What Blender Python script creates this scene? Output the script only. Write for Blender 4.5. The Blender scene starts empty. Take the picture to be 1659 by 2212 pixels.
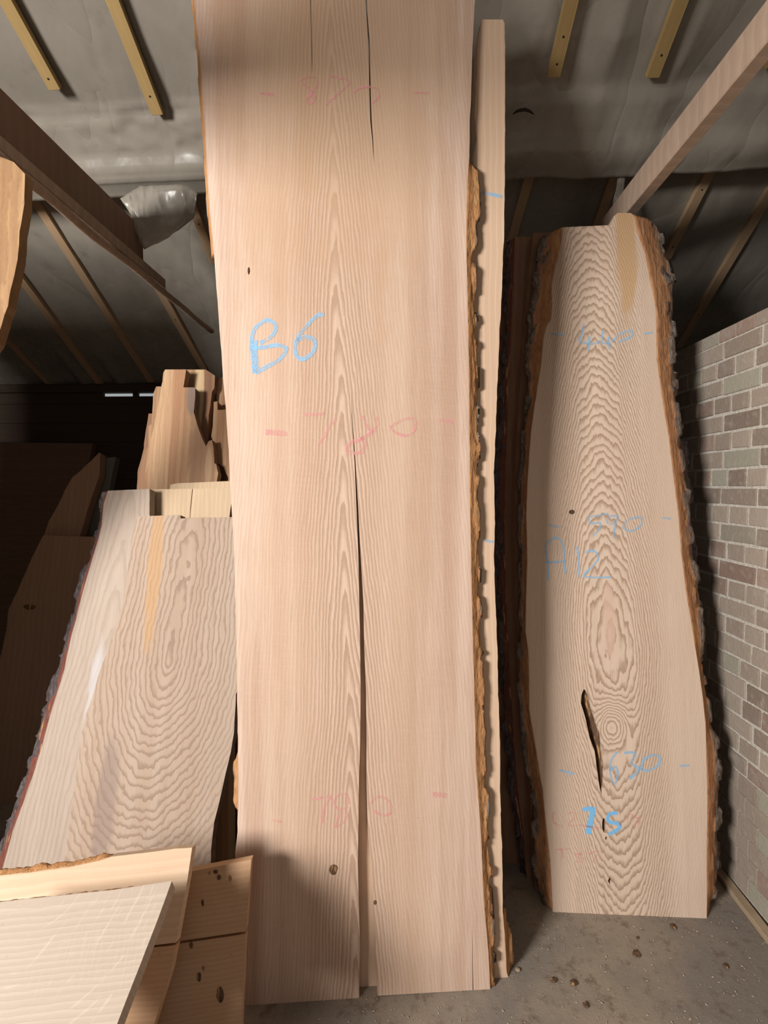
import bpy, bmesh, math, random
from mathutils import Vector, Matrix, noise
random.seed(7)
C = bpy.context.scene
col = C.collection
R = math.radians

# ------------------------------------------------------------------ camera
F = 1100.0
CAMH = 1.6
cam = bpy.data.cameras.new('camera'); camo = bpy.data.objects.new('camera', cam); col.objects.link(camo)
camo.location = (0, 0, CAMH); camo.rotation_euler = (R(90-2.91), 0, R(2.0))
cam.sensor_fit = 'HORIZONTAL'; cam.sensor_width = 36; cam.lens = 36*F/1659; cam.clip_start = .02
C.camera = camo
CM = camo.rotation_euler.to_matrix(); CO = Vector((0, 0, CAMH))

# ------------------------------------------------------------------ world, lights, exposure
w = bpy.data.worlds.new('world'); C.world = w; w.use_nodes = True
bg = w.node_tree.nodes['Background']; bg.inputs[0].default_value = (.92, .97, 1.0, 1); bg.inputs[1].default_value = .4

def area(name, loc, target, sx, sy, power, color):
    l = bpy.data.lights.new(name, 'AREA'); l.shape = 'RECTANGLE'; l.size = sx; l.size_y = sy; l.energy = power; l.color = color
    o = bpy.data.objects.new(name, l); col.objects.link(o); o.location = loc
    o.rotation_euler = (Vector(target)-Vector(loc)).to_track_quat('-Z', 'Y').to_euler(); return o
# daylight through the shed doorway, behind and left of the camera
area('doorway_daylight', (-2.75, -1.5, 2.3), (0.0, 1.7, 1.1), 1.0, .95, 305, (1.0, .965, .925))
# wider, weaker daylight from the open yard behind the camera
area('yard_daylight', (0.5, -2.7, 1.5), (0.2, 1.8, 1.4), 2.4, 1.8, 4, (1.0, .93, .86))
C.view_settings.view_transform = 'Standard'; C.view_settings.look = 'None'
C.view_settings.exposure = 0.0; C.view_settings.gamma = 1

# ------------------------------------------------------------------ geometry helpers
def ray(px, py):
    return CM @ Vector(((px-829.5)/F, -(py-1106)/F, -1))
def at_y(px, py, Y):
    d = ray(px, py); return CO + d*(Y/d.y)
def floor_pt(px, py):
    d = ray(px, py); return CO + d*(-CAMH/d.z)

class Plane:
    def __init__(s, o, x, v):
        s.o = o; s.x = x.normalized(); s.v = v.normalized(); s.w = s.v.cross(s.x).normalized(); s.v = s.x.cross(s.w).normalized()
        s.M = Matrix(((s.x.x, s.w.x, s.v.x, s.o.x), (s.x.y, s.w.y, s.v.y, s.o.y), (s.x.z, s.w.z, s.v.z, s.o.z), (0, 0, 0, 1)))
    def uv(s, px, py, w=0):
        d = ray(px, py); o = s.o + s.w*w
        t = (o-CO).dot(s.w)/d.dot(s.w); p = CO + d*t - s.o
        return (p.dot(s.x), p.dot(s.v))
    def zfloor(s, u):                      # v at which height is 0
        return -(s.o.z + u*s.x.z)/s.v.z
def lean_plane(pL, pR, lean):
    A = floor_pt(*pL); B = floor_pt(*pR); x = (B-A).normalized(); back = Vector((0, 0, 1)).cross(x)
    return Plane((A+B)/2, x, Vector((0, 0, math.cos(R(lean)))) + back*math.sin(R(lean)))
def stand_plane(X, Y, lean, yaw=0):
    x = Vector((math.cos(R(yaw)), math.sin(R(yaw)), 0)); back = Vector((0, 0, 1)).cross(x)
    return Plane(Vector((X, Y, 0)), x, Vector((0, 0, math.cos(R(lean)))) + back*math.sin(R(lean)))

def link(name, me, mats, parent=None, M=None):
    o = bpy.data.objects.new(name, me); col.objects.link(o)
    for m in (mats if isinstance(mats, (list, tuple)) else [mats]): me.materials.append(m)
    if parent is not None: o.parent = parent
    if M is not None: o.matrix_world = M
    return o
def tag(o, label=None, cat=None, group=None, kind=None):
    if label: o['label'] = label
    if cat: o['category'] = cat
    if group: o['group'] = group
    if kind: o['kind'] = kind
    return o
def empty(name, M):
    o = bpy.data.objects.new(name, None); col.objects.link(o); o.matrix_world = M; o.empty_display_size = .05; return o

def resample(pts, step, jit=0.0, seed=0, closed=False):
    out = []; n = len(pts); k = 0
    for i in range(n if closed else n-1):
        a = Vector(pts[i]); b = Vector(pts[(i+1) % n]); L = (b-a).length; m = max(1, int(L/step))
        for j in range(m):
            p = a.lerp(b, j/m)
            if jit and L > 1e-6:
                d = (b-a).normalized(); nrm = Vector((-d.y, d.x))
                q = noise.noise(Vector((p.x*22+seed*7.1, p.y*22, seed))) + .5*noise.noise(Vector((p.x*70+seed, p.y*70, 3.3)))
                p = p + nrm*q*jit*(0 if j == 0 and jit < 0 else 1)
            out.append((p.x, p.y))
    if not closed: out.append(tuple(pts[-1]))
    return out

def plate(outline, T, holes=(), w0=0.0, flare=0.0):
    """closed outline (u,v) extruded along +Y(local) by T"""
    bm = bmesh.new()
    loops = [outline] + list(holes); front = []
    for lp in loops:
        vs = [bm.verts.new((u, w0, v)) for u, v in lp]; front.append(vs)
        for i in range(len(vs)): bm.edges.new((vs[i], vs[(i+1) % len(vs)]))
    r = bmesh.ops.triangle_fill(bm, use_beauty=True, use_dissolve=False, edges=bm.edges[:])
    ff = [g for g in r['geom'] if isinstance(g, bmesh.types.BMFace)]
    vm = {}
    for vs in front:
        for v in vs: vm[v] = bm.verts.new((v.co.x, w0+T, v.co.z))
    for f in ff: bm.faces.new([vm[v] for v in reversed(f.verts)])
    for vs in front:
        for i in range(len(vs)):
            a, b = vs[i], vs[(i+1) % len(vs)]
            bm.faces.new((a, b, vm[b], vm[a]))
    bmesh.ops.recalc_face_normals(bm, faces=bm.faces[:])
    me = bpy.data.meshes.new('m'); bm.to_mesh(me); bm.free(); return me

def box_mesh(x0, x1, y0, y1, z0, z1, bev=0.0, seg=2):
    bm = bmesh.new(); bmesh.ops.create_cube(bm, size=1)
    for v in bm.verts: v.co = Vector((x0+(v.co.x+.5)*(x1-x0), y0+(v.co.y+.5)*(y1-y0), z0+(v.co.z+.5)*(z1-z0)))
    if bev: bmesh.ops.bevel(bm, geom=bm.edges[:], offset=bev, segments=seg, affect='EDGES')
    me = bpy.data.meshes.new('m'); bm.to_mesh(me); bm.free(); return me
def tube_mesh(pts, r, n=10, taper=None, rough=0):
    bm = bmesh.new(); rings = []
    pts = [Vector(p) for p in pts]
    for i, p in enumerate(pts):
        d = (pts[min(i+1, len(pts)-1)]-pts[max(i-1, 0)]).normalized()
        a = d.cross(Vector((0, 0, 1)) if abs(d.z) < .9 else Vector((1, 0, 0))).normalized(); b = d.cross(a)
        rr = r if taper is None else r*taper[i]
        rings.append([bm.verts.new(p+(a*math.cos(t)+b*math.sin(t))*rr*(1+rough*noise.noise(p*30+Vector((t, 0, 0))))) for t in [2*math.pi*k/n for k in range(n)]])
    for i in range(len(rings)-1):
        for k in range(n): bm.faces.new((rings[i][k], rings[i][(k+1) % n], rings[i+1][(k+1) % n], rings[i+1][k]))
    bm.faces.new(rings[0][::-1]); bm.faces.new(rings[-1])
    bmesh.ops.recalc_face_normals(bm, faces=bm.faces[:])
    me = bpy.data.meshes.new('m'); bm.to_mesh(me); bm.free()
    for p in me.polygons: p.use_smooth = True
    return me

# ------------------------------------------------------------------ node expressions
class X:
    def __init__(s, nt, sock): s.nt = nt; s.s = sock
    def m(s, op, *a, **k):
        n = s.nt.nodes.new('ShaderNodeMath'); n.operation = op; n.use_clamp = k.get('clamp', False)
        for i, q in enumerate((s,)+a):
            if isinstance(q, X): s.nt.links.new(q.s, n.inputs[i])
            else: n.inputs[i].default_value = q
        return X(s.nt, n.outputs[0])
    def __add__(s, o): return s.m('ADD', o)
    __radd__ = __add__
    def __sub__(s, o): return s.m('SUBTRACT', o)
    def __rsub__(s, o): return (s*-1)+o
    def __mul__(s, o): return s.m('MULTIPLY', o)
    __rmul__ = __mul__
    def __truediv__(s, o): return s.m('DIVIDE', o)
    def sq(s): return s*s
    def sqrt(s): return s.m('SQRT')
    def pw(s, e): return s.m('POWER', e)
    def step(s, a, b, lo=0.0, hi=1.0):
        n = s.nt.nodes.new('ShaderNodeMapRange'); n.interpolation_type = 'SMOOTHSTEP'
        s.nt.links.new(s.s, n.inputs[0]); n.inputs[1].default_value = a; n.inputs[2].default_value = b; n.inputs[3].default_value = lo; n.inputs[4].default_value = hi
        return X(s.nt, n.outputs[0])
class Mat:
    def __init__(s, name, rough=.75, spec=.25):
        s.m = bpy.data.materials.new(name); s.m.use_nodes = True; s.nt = s.m.node_tree; s.b = s.nt.nodes['Principled BSDF']
        s.b.inputs['Roughness'].default_value = rough; s.b.inputs['Specular IOR Level'].default_value = spec
        tc = s.nt.nodes.new('ShaderNodeTexCoord'); s.co = tc.outputs['Object']
        sp = s.nt.nodes.new('ShaderNodeSeparateXYZ'); s.nt.links.new(s.co, sp.inputs[0])
        s.U, s.W, s.V = [X(s.nt, o) for o in sp.outputs]
    def vec(s, a, b, c):
        n = s.nt.nodes.new('ShaderNodeCombineXYZ')
        for i, q in enumerate((a, b, c)):
            if isinstance(q, X): s.nt.links.new(q.s, n.inputs[i])
            else: n.inputs[i].default_value = q
        return n.outputs[0]
    def noise(s, vec, scale=1, detail=3, rough=.55, dist=0, d=3):
        n = s.nt.nodes.new('ShaderNodeTexNoise'); n.noise_dimensions = '3D'
        s.nt.links.new(vec, n.inputs['Vector']); n.inputs['Scale'].default_value = scale; n.inputs['Detail'].default_value = detail; n.inputs['Roughness'].default_value = rough; n.inputs['Distortion'].default_value = dist
        return X(s.nt, n.outputs[0])
    def voro(s, vec, scale, feat='F1'):
        n = s.nt.nodes.new('ShaderNodeTexVoronoi'); n.feature = feat; s.nt.links.new(vec, n.inputs['Vector']); n.inputs['Scale'].default_value = scale
        return X(s.nt, n.outputs['Distance'])
    def attr(s, name):
        n = s.nt.nodes.new('ShaderNodeAttribute'); n.attribute_name = name; return n
    def mix(s, f, a, b, mode='MIX'):
        n = s.nt.nodes.new('ShaderNodeMix'); n.data_type = 'RGBA'; n.blend_type = mode; n.clamp_factor = True
        for i, q in ((0, f), (6, a), (7, b)):
            if isinstance(q, X): s.nt.links.new(q.s, n.inputs[i])
            elif isinstance(q, bpy.types.NodeSocket): s.nt.links.new(q, n.inputs[i])
            elif isinstance(q, (int, float)): n.inputs[i].default_value = q
            else: n.inputs[i].default_value = (*q, 1)
        return n.outputs[2]
    def color(s, c):
        if isinstance(c, bpy.types.NodeSocket): s.nt.links.new(c, s.b.inputs['Base Color'])
        else: s.b.inputs['Base Color'].default_value = (*c, 1)
    def bump(s, h, strength=.3, dist=.002):
        n = s.nt.nodes.new('ShaderNodeBump'); n.inputs['Strength'].default_value = strength; n.inputs['Distance'].default_value = dist
        s.nt.links.new(h.s, n.inputs['Height']); s.nt.links.new(n.outputs[0], s.b.inputs['Normal'])

def wood(name, light, dark, band=None, u0=(0, 0), per=.009, e=.03, k=0.0, V0=0.0, vs=.1, s=1.0, wig=.5, wigs=(14, 7), knots=(),
         ringc=.6, streak=.35, bandc=.5, saw=.15, off=0.0, tongue=None, lw=(.0, .62, .86), arcs=(), core=None, heart=None, horizontal=False, far=None, spots=0.0, stains_and_light=(), rough=.78, fine=1.0):
    m = Mat(name, rough)
    U, V, W = (m.U, m.V, m.W) if not horizontal else (m.V, m.U, m.W)
    Us = U + off
    c0 = V*u0[1] + u0[0]
    n1 = m.noise(m.vec(Us*wigs[0], W*6, V*wigs[1]), 1, 3, .55) - .5
    n2 = m.noise(m.vec(Us*40, W*10, V*18), 1, 2, .6) - .5
    du = U - c0 + (m.noise(m.vec(Us*1.2, W, V*1.6), 1, 2) - .5)*.05
    if tongue:      # (vc, stretch below, stretch above): long arched figure around one centre
        tv = V - tongue[0]
        tv = tv*tv.step(-.05, .12, tongue[1], tongue[2])
        rad = (du.sq() + tv.sq() + e*e).sqrt()
    else:
        rad = (du.sq() + e*e + W*W*.3).sqrt()
    if core:        # (half width, rings per metre inside, outside): flat arches in the middle, steep dense lines beside
        au = (du.sq() + e*e).sqrt()
        f = au*core[1] + ((au-core[0]).sq() + .0002).sqrt()*((core[2]-core[1])*.5) + (au-core[0])*((core[2]-core[1])*.5)
    else: f = rad*(s/per)
    if k:
        dv = V - V0
        f = f + (dv.sq() + vs*vs).sqrt()*k if vs else f + dv*k
    f = f + n1*wig*6*.5 + n2*wig*.8
    for (ku, kv, kr, kk) in knots:
        d = ((U-ku).sq()*1.0 + (V-kv).sq()*.45).sqrt()
        g = (d/kr).sq()*-1.0
        ex = X(m.nt, g.s).m('EXPONENT')
        f = f + ex*kk
    fr = f.m('FRACT')
    line = fr.step(lw[0], lw[1])*fr.step(lw[2], 1.0, 1, 0)          # slow darkening, sharp edge
    if far is not None:   # ring contrast falls away from the heart
        line = line*du.m('ABSOLUTE').step(far[0], far[1], 1.0, far[2])
    fib = m.noise(m.vec(Us*300, W*300, V*7), 1, 2, .6)
    fib2 = m.noise(m.vec(Us*900, W*600, V*60), 1, 1, .6)
    ban = m.noise(m.vec(Us*13, W*5, V*.3), 1, 4, .62)
    big = m.noise(m.vec(Us*3.1, W*3, V*1.3), 1, 3, .5)
    band = band or tuple(a*.82 for a in light)
    c = m.mix(ban.step(.38, .66)*bandc, light, band)
    c = m.mix(big.step(.45, .75)*bandc*.6, c, tuple(x*y for x, y in zip(band, (.9, .86, .84))))
    if heart: c = m.mix((du.m('ABSOLUTE') + (ban-.5)*.25).step(heart[0], heart[1], heart[3], 0), c, heart[2])
    c = m.mix(line*ringc, c, dark)
    c = m.mix(fib.step(.45, .8)*streak, c, dark)
    c = m.mix(fib2.step(.5, .9)*streak*.7*fine, c, tuple(min(1, a*1.25) for a in light))
    if saw:
        sw = m.noise(m.vec(Us*7, W*5, V*210 + U*25), 1, 2, .5)*big.step(.4,.6,.3,1)
        c = m.mix(sw.step(.42, .7)*saw*.5, c, tuple(min(1, a*1.22) for a in light))
    for (au, av, fq) in arcs:
        ar = (((U-au).sq() + (V-av).sq()).sqrt()*fq + n2*.2).m('FRACT').step(.80, .9)*m.noise(m.vec(Us*11+au*9, W, V*11), 1, 2).step(.5, .62)
        c = m.mix(ar*.3, c, tuple(min(1, a*1.3) for a in light))
    tick = m.noise(m.vec(Us*45, W*9, V*330), 1, 1, .5).step(.73, .78)*m.noise(m.vec(Us*7, 0, V*5), 1, 1).step(.5, .6)
    c = m.mix(tick*.4, c, tuple(a*.45 for a in dark))
    for (su, sv, ru, rv, sc, sf) in stains_and_light:
        d = (((U-su)/ru).sq() + ((V-sv)/rv).sq()).sqrt() + (m.noise(m.vec(Us*18, W, V*7), 1, 4, .6)-.5)*.9
        c = m.mix(d.step(.6, 1.0, sf, 0), c, sc)
    if spots:
        vo = m.voro(m.vec(Us*14, W*14, V*22), 1); pick = m.noise(m.vec(Us*14+3, W*14, V*22), 1, 0)
        sp = vo.step(.12, .2, 1, 0)*pick.step(.5, .56)
        c = m.mix(sp*spots, c, (.10, .045, .018))
    m.color(c)
    m.bump(line*-.5 + fib*.55 + n2*.3, .35, .0016)
    return m.m

def bark_mat(name, cam_col=(.42, .19, .07), bark=(.13, .105, .085), lvl=.45, grey=(.24, .22, .2)):
    m = Mat(name, .92, .1)
    a = m.attr('bark'); A = X(m.nt, a.outputs['Fac'])
    n = m.noise(m.vec(m.U*30, m.W*30, m.V*7), 1, 4, .6); n2 = m.noise(m.vec(m.U*90, m.W*90, m.V*30), 1, 4, .65)
    t = (A + (n-.5)*.9).step(lvl-.08, lvl+.1)
    c1 = m.mix(n2.step(.4, .75)*.7, cam_col, tuple(q*.5 for q in cam_col))
    c1 = m.mix(m.noise(m.vec(m.U*60, m.W*60, m.V*9), 1, 2).step(.56, .66)*.7, c1, (.55, .32, .14))
    c2 = m.mix(n2.step(.35, .7), bark, grey)
    c2 = m.mix(m.voro(m.vec(m.U*60, m.W*60, m.V*16), 1).step(.0, .25, 1, 0)*.7, c2, (.03, .02, .015))
    m.color(m.mix(t, c1, c2)); m.bump(n2+n*1.5, .8, .006)
    return m.m

# ------------------------------------------------------------------ slab helpers
def px2uv(P, pts, w=0): return [P.uv(x, y, w) for x, y in pts]
def slab(name, P, left, right, T, mat, label, cat='timber slab', group=None, top=None, bottom=None, holes=(), jit=.0012, seed=1, foot=True, step=.02):
    """left: px points top->foot, right: px points top->foot; top: extra px points from left to right; bottom: px points right->left"""
    L = px2uv(P, left); Rr = px2uv(P, right)
    if foot:
        def ext(q):
            (u1, v1), (u2, v2) = q[-2], q[-1]; zf = P.zfloor(u2)
            if v2 > zf+.002:
                s = (u2-u1)/(v2-v1) if abs(v2-v1) > 1e-4 else 0; s = max(-.35, min(.35, s))
                u = u2+s*(zf-v2); q.append((u, P.zfloor(u)))
            else: q[-1] = (u2, zf)
        ext(L); ext(Rr)
    out = resample(L[::-1], step, jit, seed)
    tp = px2uv(P, top) if top else []
    out += resample([L[0]]+tp+[Rr[0]], .03, jit*.4, seed+1)[1:]
    out += resample(Rr, step, jit, seed+2)[1:]
    if bottom:
        out += resample([Rr[-1]]+px2uv(P, bottom)+[L[-1]], .05, 0, 0)[1:-1]
    hl = [resample(px2uv(P, h), .006, .0008, 5, True) for h in holes]
    me = plate(out, T, hl)
    root = empty(name, P.M); tag(root, label, cat, group)
    o = link('board_face' if cat == 'board' else 'slab_body', me, mat, root); o.matrix_world = P.M
    return root, o
def child(name, me, mat, root, P, label=None):
    o = link(name, me, mat, root); o.matrix_world = P.M
    if label: o['label'] = label
    return o

def interp(pts, v):
    pts = sorted(pts, key=lambda q: q[1])
    if v <= pts[0][1]: return pts[0][0]
    for a, b in zip(pts, pts[1:]):
        if v <= b[1]:
            t = (v-a[1])/max(1e-9, b[1]-a[1]); return a[0]+(b[0]-a[0])*t
    return pts[-1][0]
def bark(P, edge, outer, T, mat, root, side, seed=1, wo=.55, amp=.005, step=.008, label=None, name='bark_edge', flat=False):
    """edge / outer: px lines top->foot. side=+1 right, -1 left"""
    E = px2uv(P, edge); O = px2uv(P, outer, T*wo)
    v1 = min(max(q[1] for q in E), max(q[1] for q in O)); v0 = max(min(q[1] for q in E), min(q[1] for q in O), 0.002)
    n = max(4, int((v1-v0)/step)); ns = 14; bm = bmesh.new(); lay = bm.verts.layers.float.new('bark'); rows = []
    for i in range(n+1):
        v = v0+(v1-v0)*i/n; ue = interp(E, v)-side*.0015; uo = interp(O, v)
        row = []
        for j in range(ns+1):
            t = j/ns
            if t <= .7:
                q = t/.7; u = ue+(uo-ue)*q**.85; ww = T*wo*q
            else:
                q = (t-.7)/.3; u = uo+(ue-side*.004-uo)*q*.9; ww = T*(wo+(1-wo)*q)
            p = Vector((u, ww, v))
            r = noise.noise(Vector((u*20+seed*3, ww*25, v*5)))*.7 + abs(noise.noise(Vector((u*70+seed, ww*70, v*9))))*1.2 + .35*noise.noise(Vector((u*140, ww*140+seed, v*40)))
            a = amp*min(1, t*3)*(.3+1.0*min(1, max(0, (t-.25)*3)))
            cr = noise.noise(Vector((v*13+seed*5, t*3.0, seed)))      # broken ridges along the length
            r += (1.5 if cr > .12 else 0)*min(1, t*2)
            p.x += side*a*r; p.y += -a*.5*r
            if j == 0: p.y = -.0004
            vt = bm.verts.new(p); vt[lay] = t/.7*.75 + (.15 if cr > .12 else -.06); row.append(vt)
        rows.append(row)
    for a, b in zip(rows, rows[1:]):
        for j in range(ns): bm.faces.new((a[j], a[j+1], b[j+1], b[j]))
    for row in (rows[0], rows[-1]):
        try: bm.faces.new(row)
        except Exception: pass
    for a, b in zip(rows, rows[1:]): bm.faces.new((a[0], b[0], b[ns], a[ns]))
    bmesh.ops.recalc_face_normals(bm, faces=bm.faces[:])
    me = bpy.data.meshes.new('m'); bm.to_mesh(me); bm.free()
    for p in me.polygons: p.use_smooth = len(p.vertices) == 4
    return child(name, me, mat, root, P, label)

def chalk_mat(name, c, dens):
    m = Mat(name, .95, .05); m.color(c)
    tr = m.nt.nodes.new('ShaderNodeBsdfTransparent'); mx = m.nt.nodes.new('ShaderNodeMixShader')
    n = m.noise(m.vec(m.U*420, m.W, m.V*160), 1, 2, .7); n2 = m.noise(m.vec(m.U*35, m.W, m.V*35), 1, 2)
    a = (n + (n2-.5)*.5).step(.5-dens*.3, .72-dens*.3)*(.55+.4*dens)
    m.nt.links.new(a.s, mx.inputs[0]); m.nt.links.new(tr.outputs[0], mx.inputs[1]); m.nt.links.new(m.b.outputs[0], mx.inputs[2])
    m.nt.links.new(mx.outputs[0], m.nt.nodes['Material Output'].inputs[0]); return m.m
def chalk(P, strokes, org, sc, wpx, mat, root, name, label, w=-.0009):
    bm = bmesh.new()
    for si, st in enumerate(strokes):
        wd = wpx
        if isinstance(st, tuple) and isinstance(st[0], (int, float)): wd, st = st
        p = [P.uv(org[0]+x/sc, org[1]+y/sc, w) for x, y in st]
        # smooth
        q = [Vector(a) for a in p]
        if len(q) > 2:
            r = [q[0]]
            for i in range(len(q)-1):
                a = q[max(i-1, 0)]; b = q[i]; c = q[i+1]; d = q[min(i+2, len(q)-1)]
                for t in (.2, .4, .6, .8, 1.0):
                    r.append(.5*((2*b)+(c-a)*t+(2*a-5*b+4*c-d)*t*t+(-a+3*b-3*c+d)*t**3))
            q = r
        else: q = [q[0].lerp(q[1], t/6) for t in range(7)]
        h = wd/2*.0016; prev = None
        for i, pt in enumerate(q):
            d = (q[min(i+1, len(q)-1)]-q[max(i-1, 0)]);
            if d.length < 1e-7: continue
            d.normalize(); nn = Vector((-d.y, d.x)); hh = h*(1+.25*noise.noise(Vector((pt.x*80, pt.y*80, si))))
            ww = w - si*.00005
            a = bm.verts.new((pt.x+nn.x*hh, ww, pt.y+nn.y*hh)); b = bm.verts.new((pt.x-nn.x*hh, ww, pt.y-nn.y*hh))
            if prev: bm.faces.new((prev[0], prev[1], b, a))
            prev = (a, b)
    me = bpy.data.meshes.new('m'); bm.to_mesh(me); bm.free()
    return child(name, me, mat, root, P, label)

# ================================================================== MATERIALS
CREAM = (.66, .475, .345); TAN = (.50, .325, .205); RING = (.40, .25, .155)
m_b6 = wood('ash_wide_slab', (.67, .505, .405), (.37, .235, .16), band=(.50, .325, .23), u0=(-.055, -.022), per=.011, e=.012, k=7.0, V0=-3, vs=.01,
            wig=.8, wigs=(16, 1.3), ringc=.75, streak=.42, bandc=.9, saw=.1, lw=(.1, .75, .88), far=(.04, .2, .28), heart=(.20, .33, (.60, .42, .30), .6), stains_and_light=((-.31, 3.2, .22, 1.3, (.50, .31, .18), .35), (.0, 3.3, .35, 1.3, (.52, .34, .21), .5)))
m_br = wood('ash_rear_slab', (.66, .47, .33), (.45, .29, .18), per=.02, wig=.2, ringc=.12, streak=.15, bandc=.3, saw=.1)
m_a12 = wood('ash_figured_slab', (.66, .51, .40), (.36, .24, .16), band=(.56, .41, .31), u0=(-.024, -.023), per=.011, e=.014, core=(.085, 26, 105), k=27, V0=1.0, vs=.27,
             wig=.75, wigs=(30, 8), ringc=.9, streak=.3, bandc=.5, saw=.06, lw=(.35, .9, .94), far=(.12, .25, .18), knots=((-.045, .69, .055, 8),),
             stains_and_light=((.06, 2.62, .05, .38, (.50, .30, .13), .7), (-.045, 1.08, .03, .17, (.62, .43, .33), .75)))
m_la = wood('elm_cathedral_slab', (.45, .345, .27), (.23, .15, .105), band=(.39, .28, .20), u0=(-.42, .12), per=.018, e=.01, tongue=(.95, .5, .10), lw=(.45, .88, .94),
            wig=1.2, wigs=(7, 4), ringc=.62, streak=.25, bandc=.6, saw=.0, far=(.16, .34, .5),
            stains_and_light=((-.39, 1.32, .035, .42, (.50, .29, .13), .6), (-.50, .42, .05, .28, (.26, .19, .16), .6)))
m_lb = wood('elm_pale_slab', (.45, .365, .30), (.28, .20, .15), per=.018, e=.05, k=5, wig=.7, wigs=(9, 2), ringc=.32, streak=.35, bandc=.5, saw=0, lw=(.4, .86, .93),
            off=.7, u0=(-.35, 0.06), stains_and_light=((-.32, .55, .05, .5, (.52, .52, .54), .6),))  # tall bluish patch paints the cool daylight tint onto this slab
m_lc = wood('pale_sawn_board', (.60, .45, .30), (.40, .27, .16), per=.02, wig=.4, ringc=.25, streak=.2, bandc=.5, off=2.1, saw=.1)
m_fe = wood('light_brown_slab_wood', (.58, .39, .235), (.30, .165, .085), band=(.38, .20, .11), per=.03, e=.02, wig=.6, wigs=(8, 2), ringc=.35, streak=.25, bandc=1.0, off=3.3, u0=(-.9, 0), saw=0, lw=(.4,.86,.93), stains_and_light=((-.15, 1.80, .085, .60, (.31, .175, .105), .85), (-.225, 2.09, .032, .12, (.22, .17, .15), .8), (-.125, 1.73, .02, .13, (.50, .34, .2), .7)))
m_fe2 = wood('brown_heart_slab', (.42, .26, .145), (.20, .105, .06), band=(.28, .15, .09), per=.03, wig=.6, wigs=(8, 2), ringc=.4, streak=.3, bandc=1.0, off=4.3, u0=(-.9, 0), saw=0, stains_and_light=((-.22, 2.1, .03, .35, (.62, .46, .26), .9),))
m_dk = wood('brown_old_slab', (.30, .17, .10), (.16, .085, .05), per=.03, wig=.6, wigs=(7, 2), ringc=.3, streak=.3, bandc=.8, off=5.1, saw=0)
m_or = wood('orange_rough_slab', (.46, .29, .15), (.17, .085, .04), band=(.24, .13, .06), per=.05, wig=1.0, wigs=(9, 2.0), ringc=.4, streak=.4, bandc=.9, off=6.3, saw=0)
m_front = wood('rough_sawn_board', (.50, .415, .34), (.36, .28, .215), per=.012, wig=.5, wigs=(10, 1.5), ringc=.3, streak=.25, bandc=.35, off=1.3, saw=.35, horizontal=True, arcs=((.02, -.30, 42), (.1, -.62, 30)))
m_front2 = wood('rough_sawn_board_warm', (.64, .47, .33), (.44, .29, .18), per=.02, wig=.4, wigs=(8, 1.5), ringc=.25, streak=.2, bandc=.4, off=2.7, saw=.1, horizontal=True)
m_front3 = wood('speckled_sawn_board', (.56, .365, .225), (.40, .235, .13), band=(.50, .30, .17), per=.012, wig=.4, wigs=(8, 1.5), ringc=.3, streak=.25, bandc=.6, off=3.7, saw=.15, horizontal=True, spots=.9)
m_batt = wood('treated_batten_wood', (.42, .29, .12), (.27, .17, .07), per=.02, wig=.3, wigs=(8, 1), ringc=.4, streak=.4, bandc=.5, off=.3, saw=0)
m_raft = wood('pine_rafter_wood', (.52, .36, .22), (.33, .2, .11), per=.02, wig=.3, wigs=(8, 1), ringc=.3, streak=.35, bandc=.5, off=1.9, saw=0)
m_beam = wood('old_beam_wood', (.33, .205, .14), (.2, .12, .08), per=.03, wig=.5, wigs=(6, 6), ringc=.25, streak=.3, bandc=.6, off=2.9, saw=.2)
m_beam2 = wood('old_beam_wood_pale', (.56, .41, .31), (.28, .19, .13), per=.03, wig=.5, wigs=(6, 6), ringc=.2, streak=.3, bandc=.6, off=2.2, saw=.2)
m_strip = wood('floor_strip_wood', (.40, .30, .2), (.24, .17, .11), per=.02, ringc=.3, horizontal=True)
m_bark = bark_mat('bark', lvl=.5, cam_col=(.46, .225, .11), bark=(.12, .085, .065), grey=(.27, .23, .20)); m_bark2 = bark_mat('thin_bark', lvl=.75, cam_col=(.46, .23, .10))
m_bark3 = bark_mat('dark_red_bark', cam_col=(.20, .07, .05), bark=(.06, .045, .045), lvl=.35, grey=(.14, .12, .12))
blue = chalk_mat('blue_chalk', (.33, .58, .82), .55); blue2 = chalk_mat('blue_chalk_heavy', (.22, .52, .84), .9)
blue3 = chalk_mat('blue_chalk_faint', (.32, .56, .80), .42)
pink = chalk_mat('pink_chalk', (.82, .38, .36), .3); pink2 = chalk_mat('pink_chalk_strong', (.83, .38, .38), .36)

def plain(name, c, rough=.8, spec=.3):
    m = Mat(name, rough, spec); n = m.noise(m.co, 6, 4); m.color(m.mix(n, tuple(a*.8 for a in c), c)); return m.m
m_nail = plain('nail_metal', (.03, .025, .02), .6)

def sheet_mat():
    m = Mat('polythene_sheet', .36, .5)
    n = m.noise(m.co, 1.1, 4, .6); dirt = m.noise(m.co, 9, 5, .65)
    c = m.mix(n.step(.35, .7), (.235, .21, .175), (.33, .295, .245)); c = m.mix(dirt.step(.55, .8)*.4, c, (.10, .085, .07))
    m.color(c)
    rr = dirt.step(.3, .8, .2, .45); m.nt.links.new(rr.s, m.b.inputs['Roughness'])
    a = m.noise(m.vec(m.U*3.0, m.W*1.2, m.V*1.5), 1, 2, .45, .8); r = (a-.5).m('ABSOLUTE').pw(.7)
    b = m.noise(m.vec(m.U*9, m.W*5, m.V*9), 1, 2, .5, .6)
    m.bump(r*1.0 + b*.2, .55, .03); return m.m
m_sheet = sheet_mat()

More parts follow.
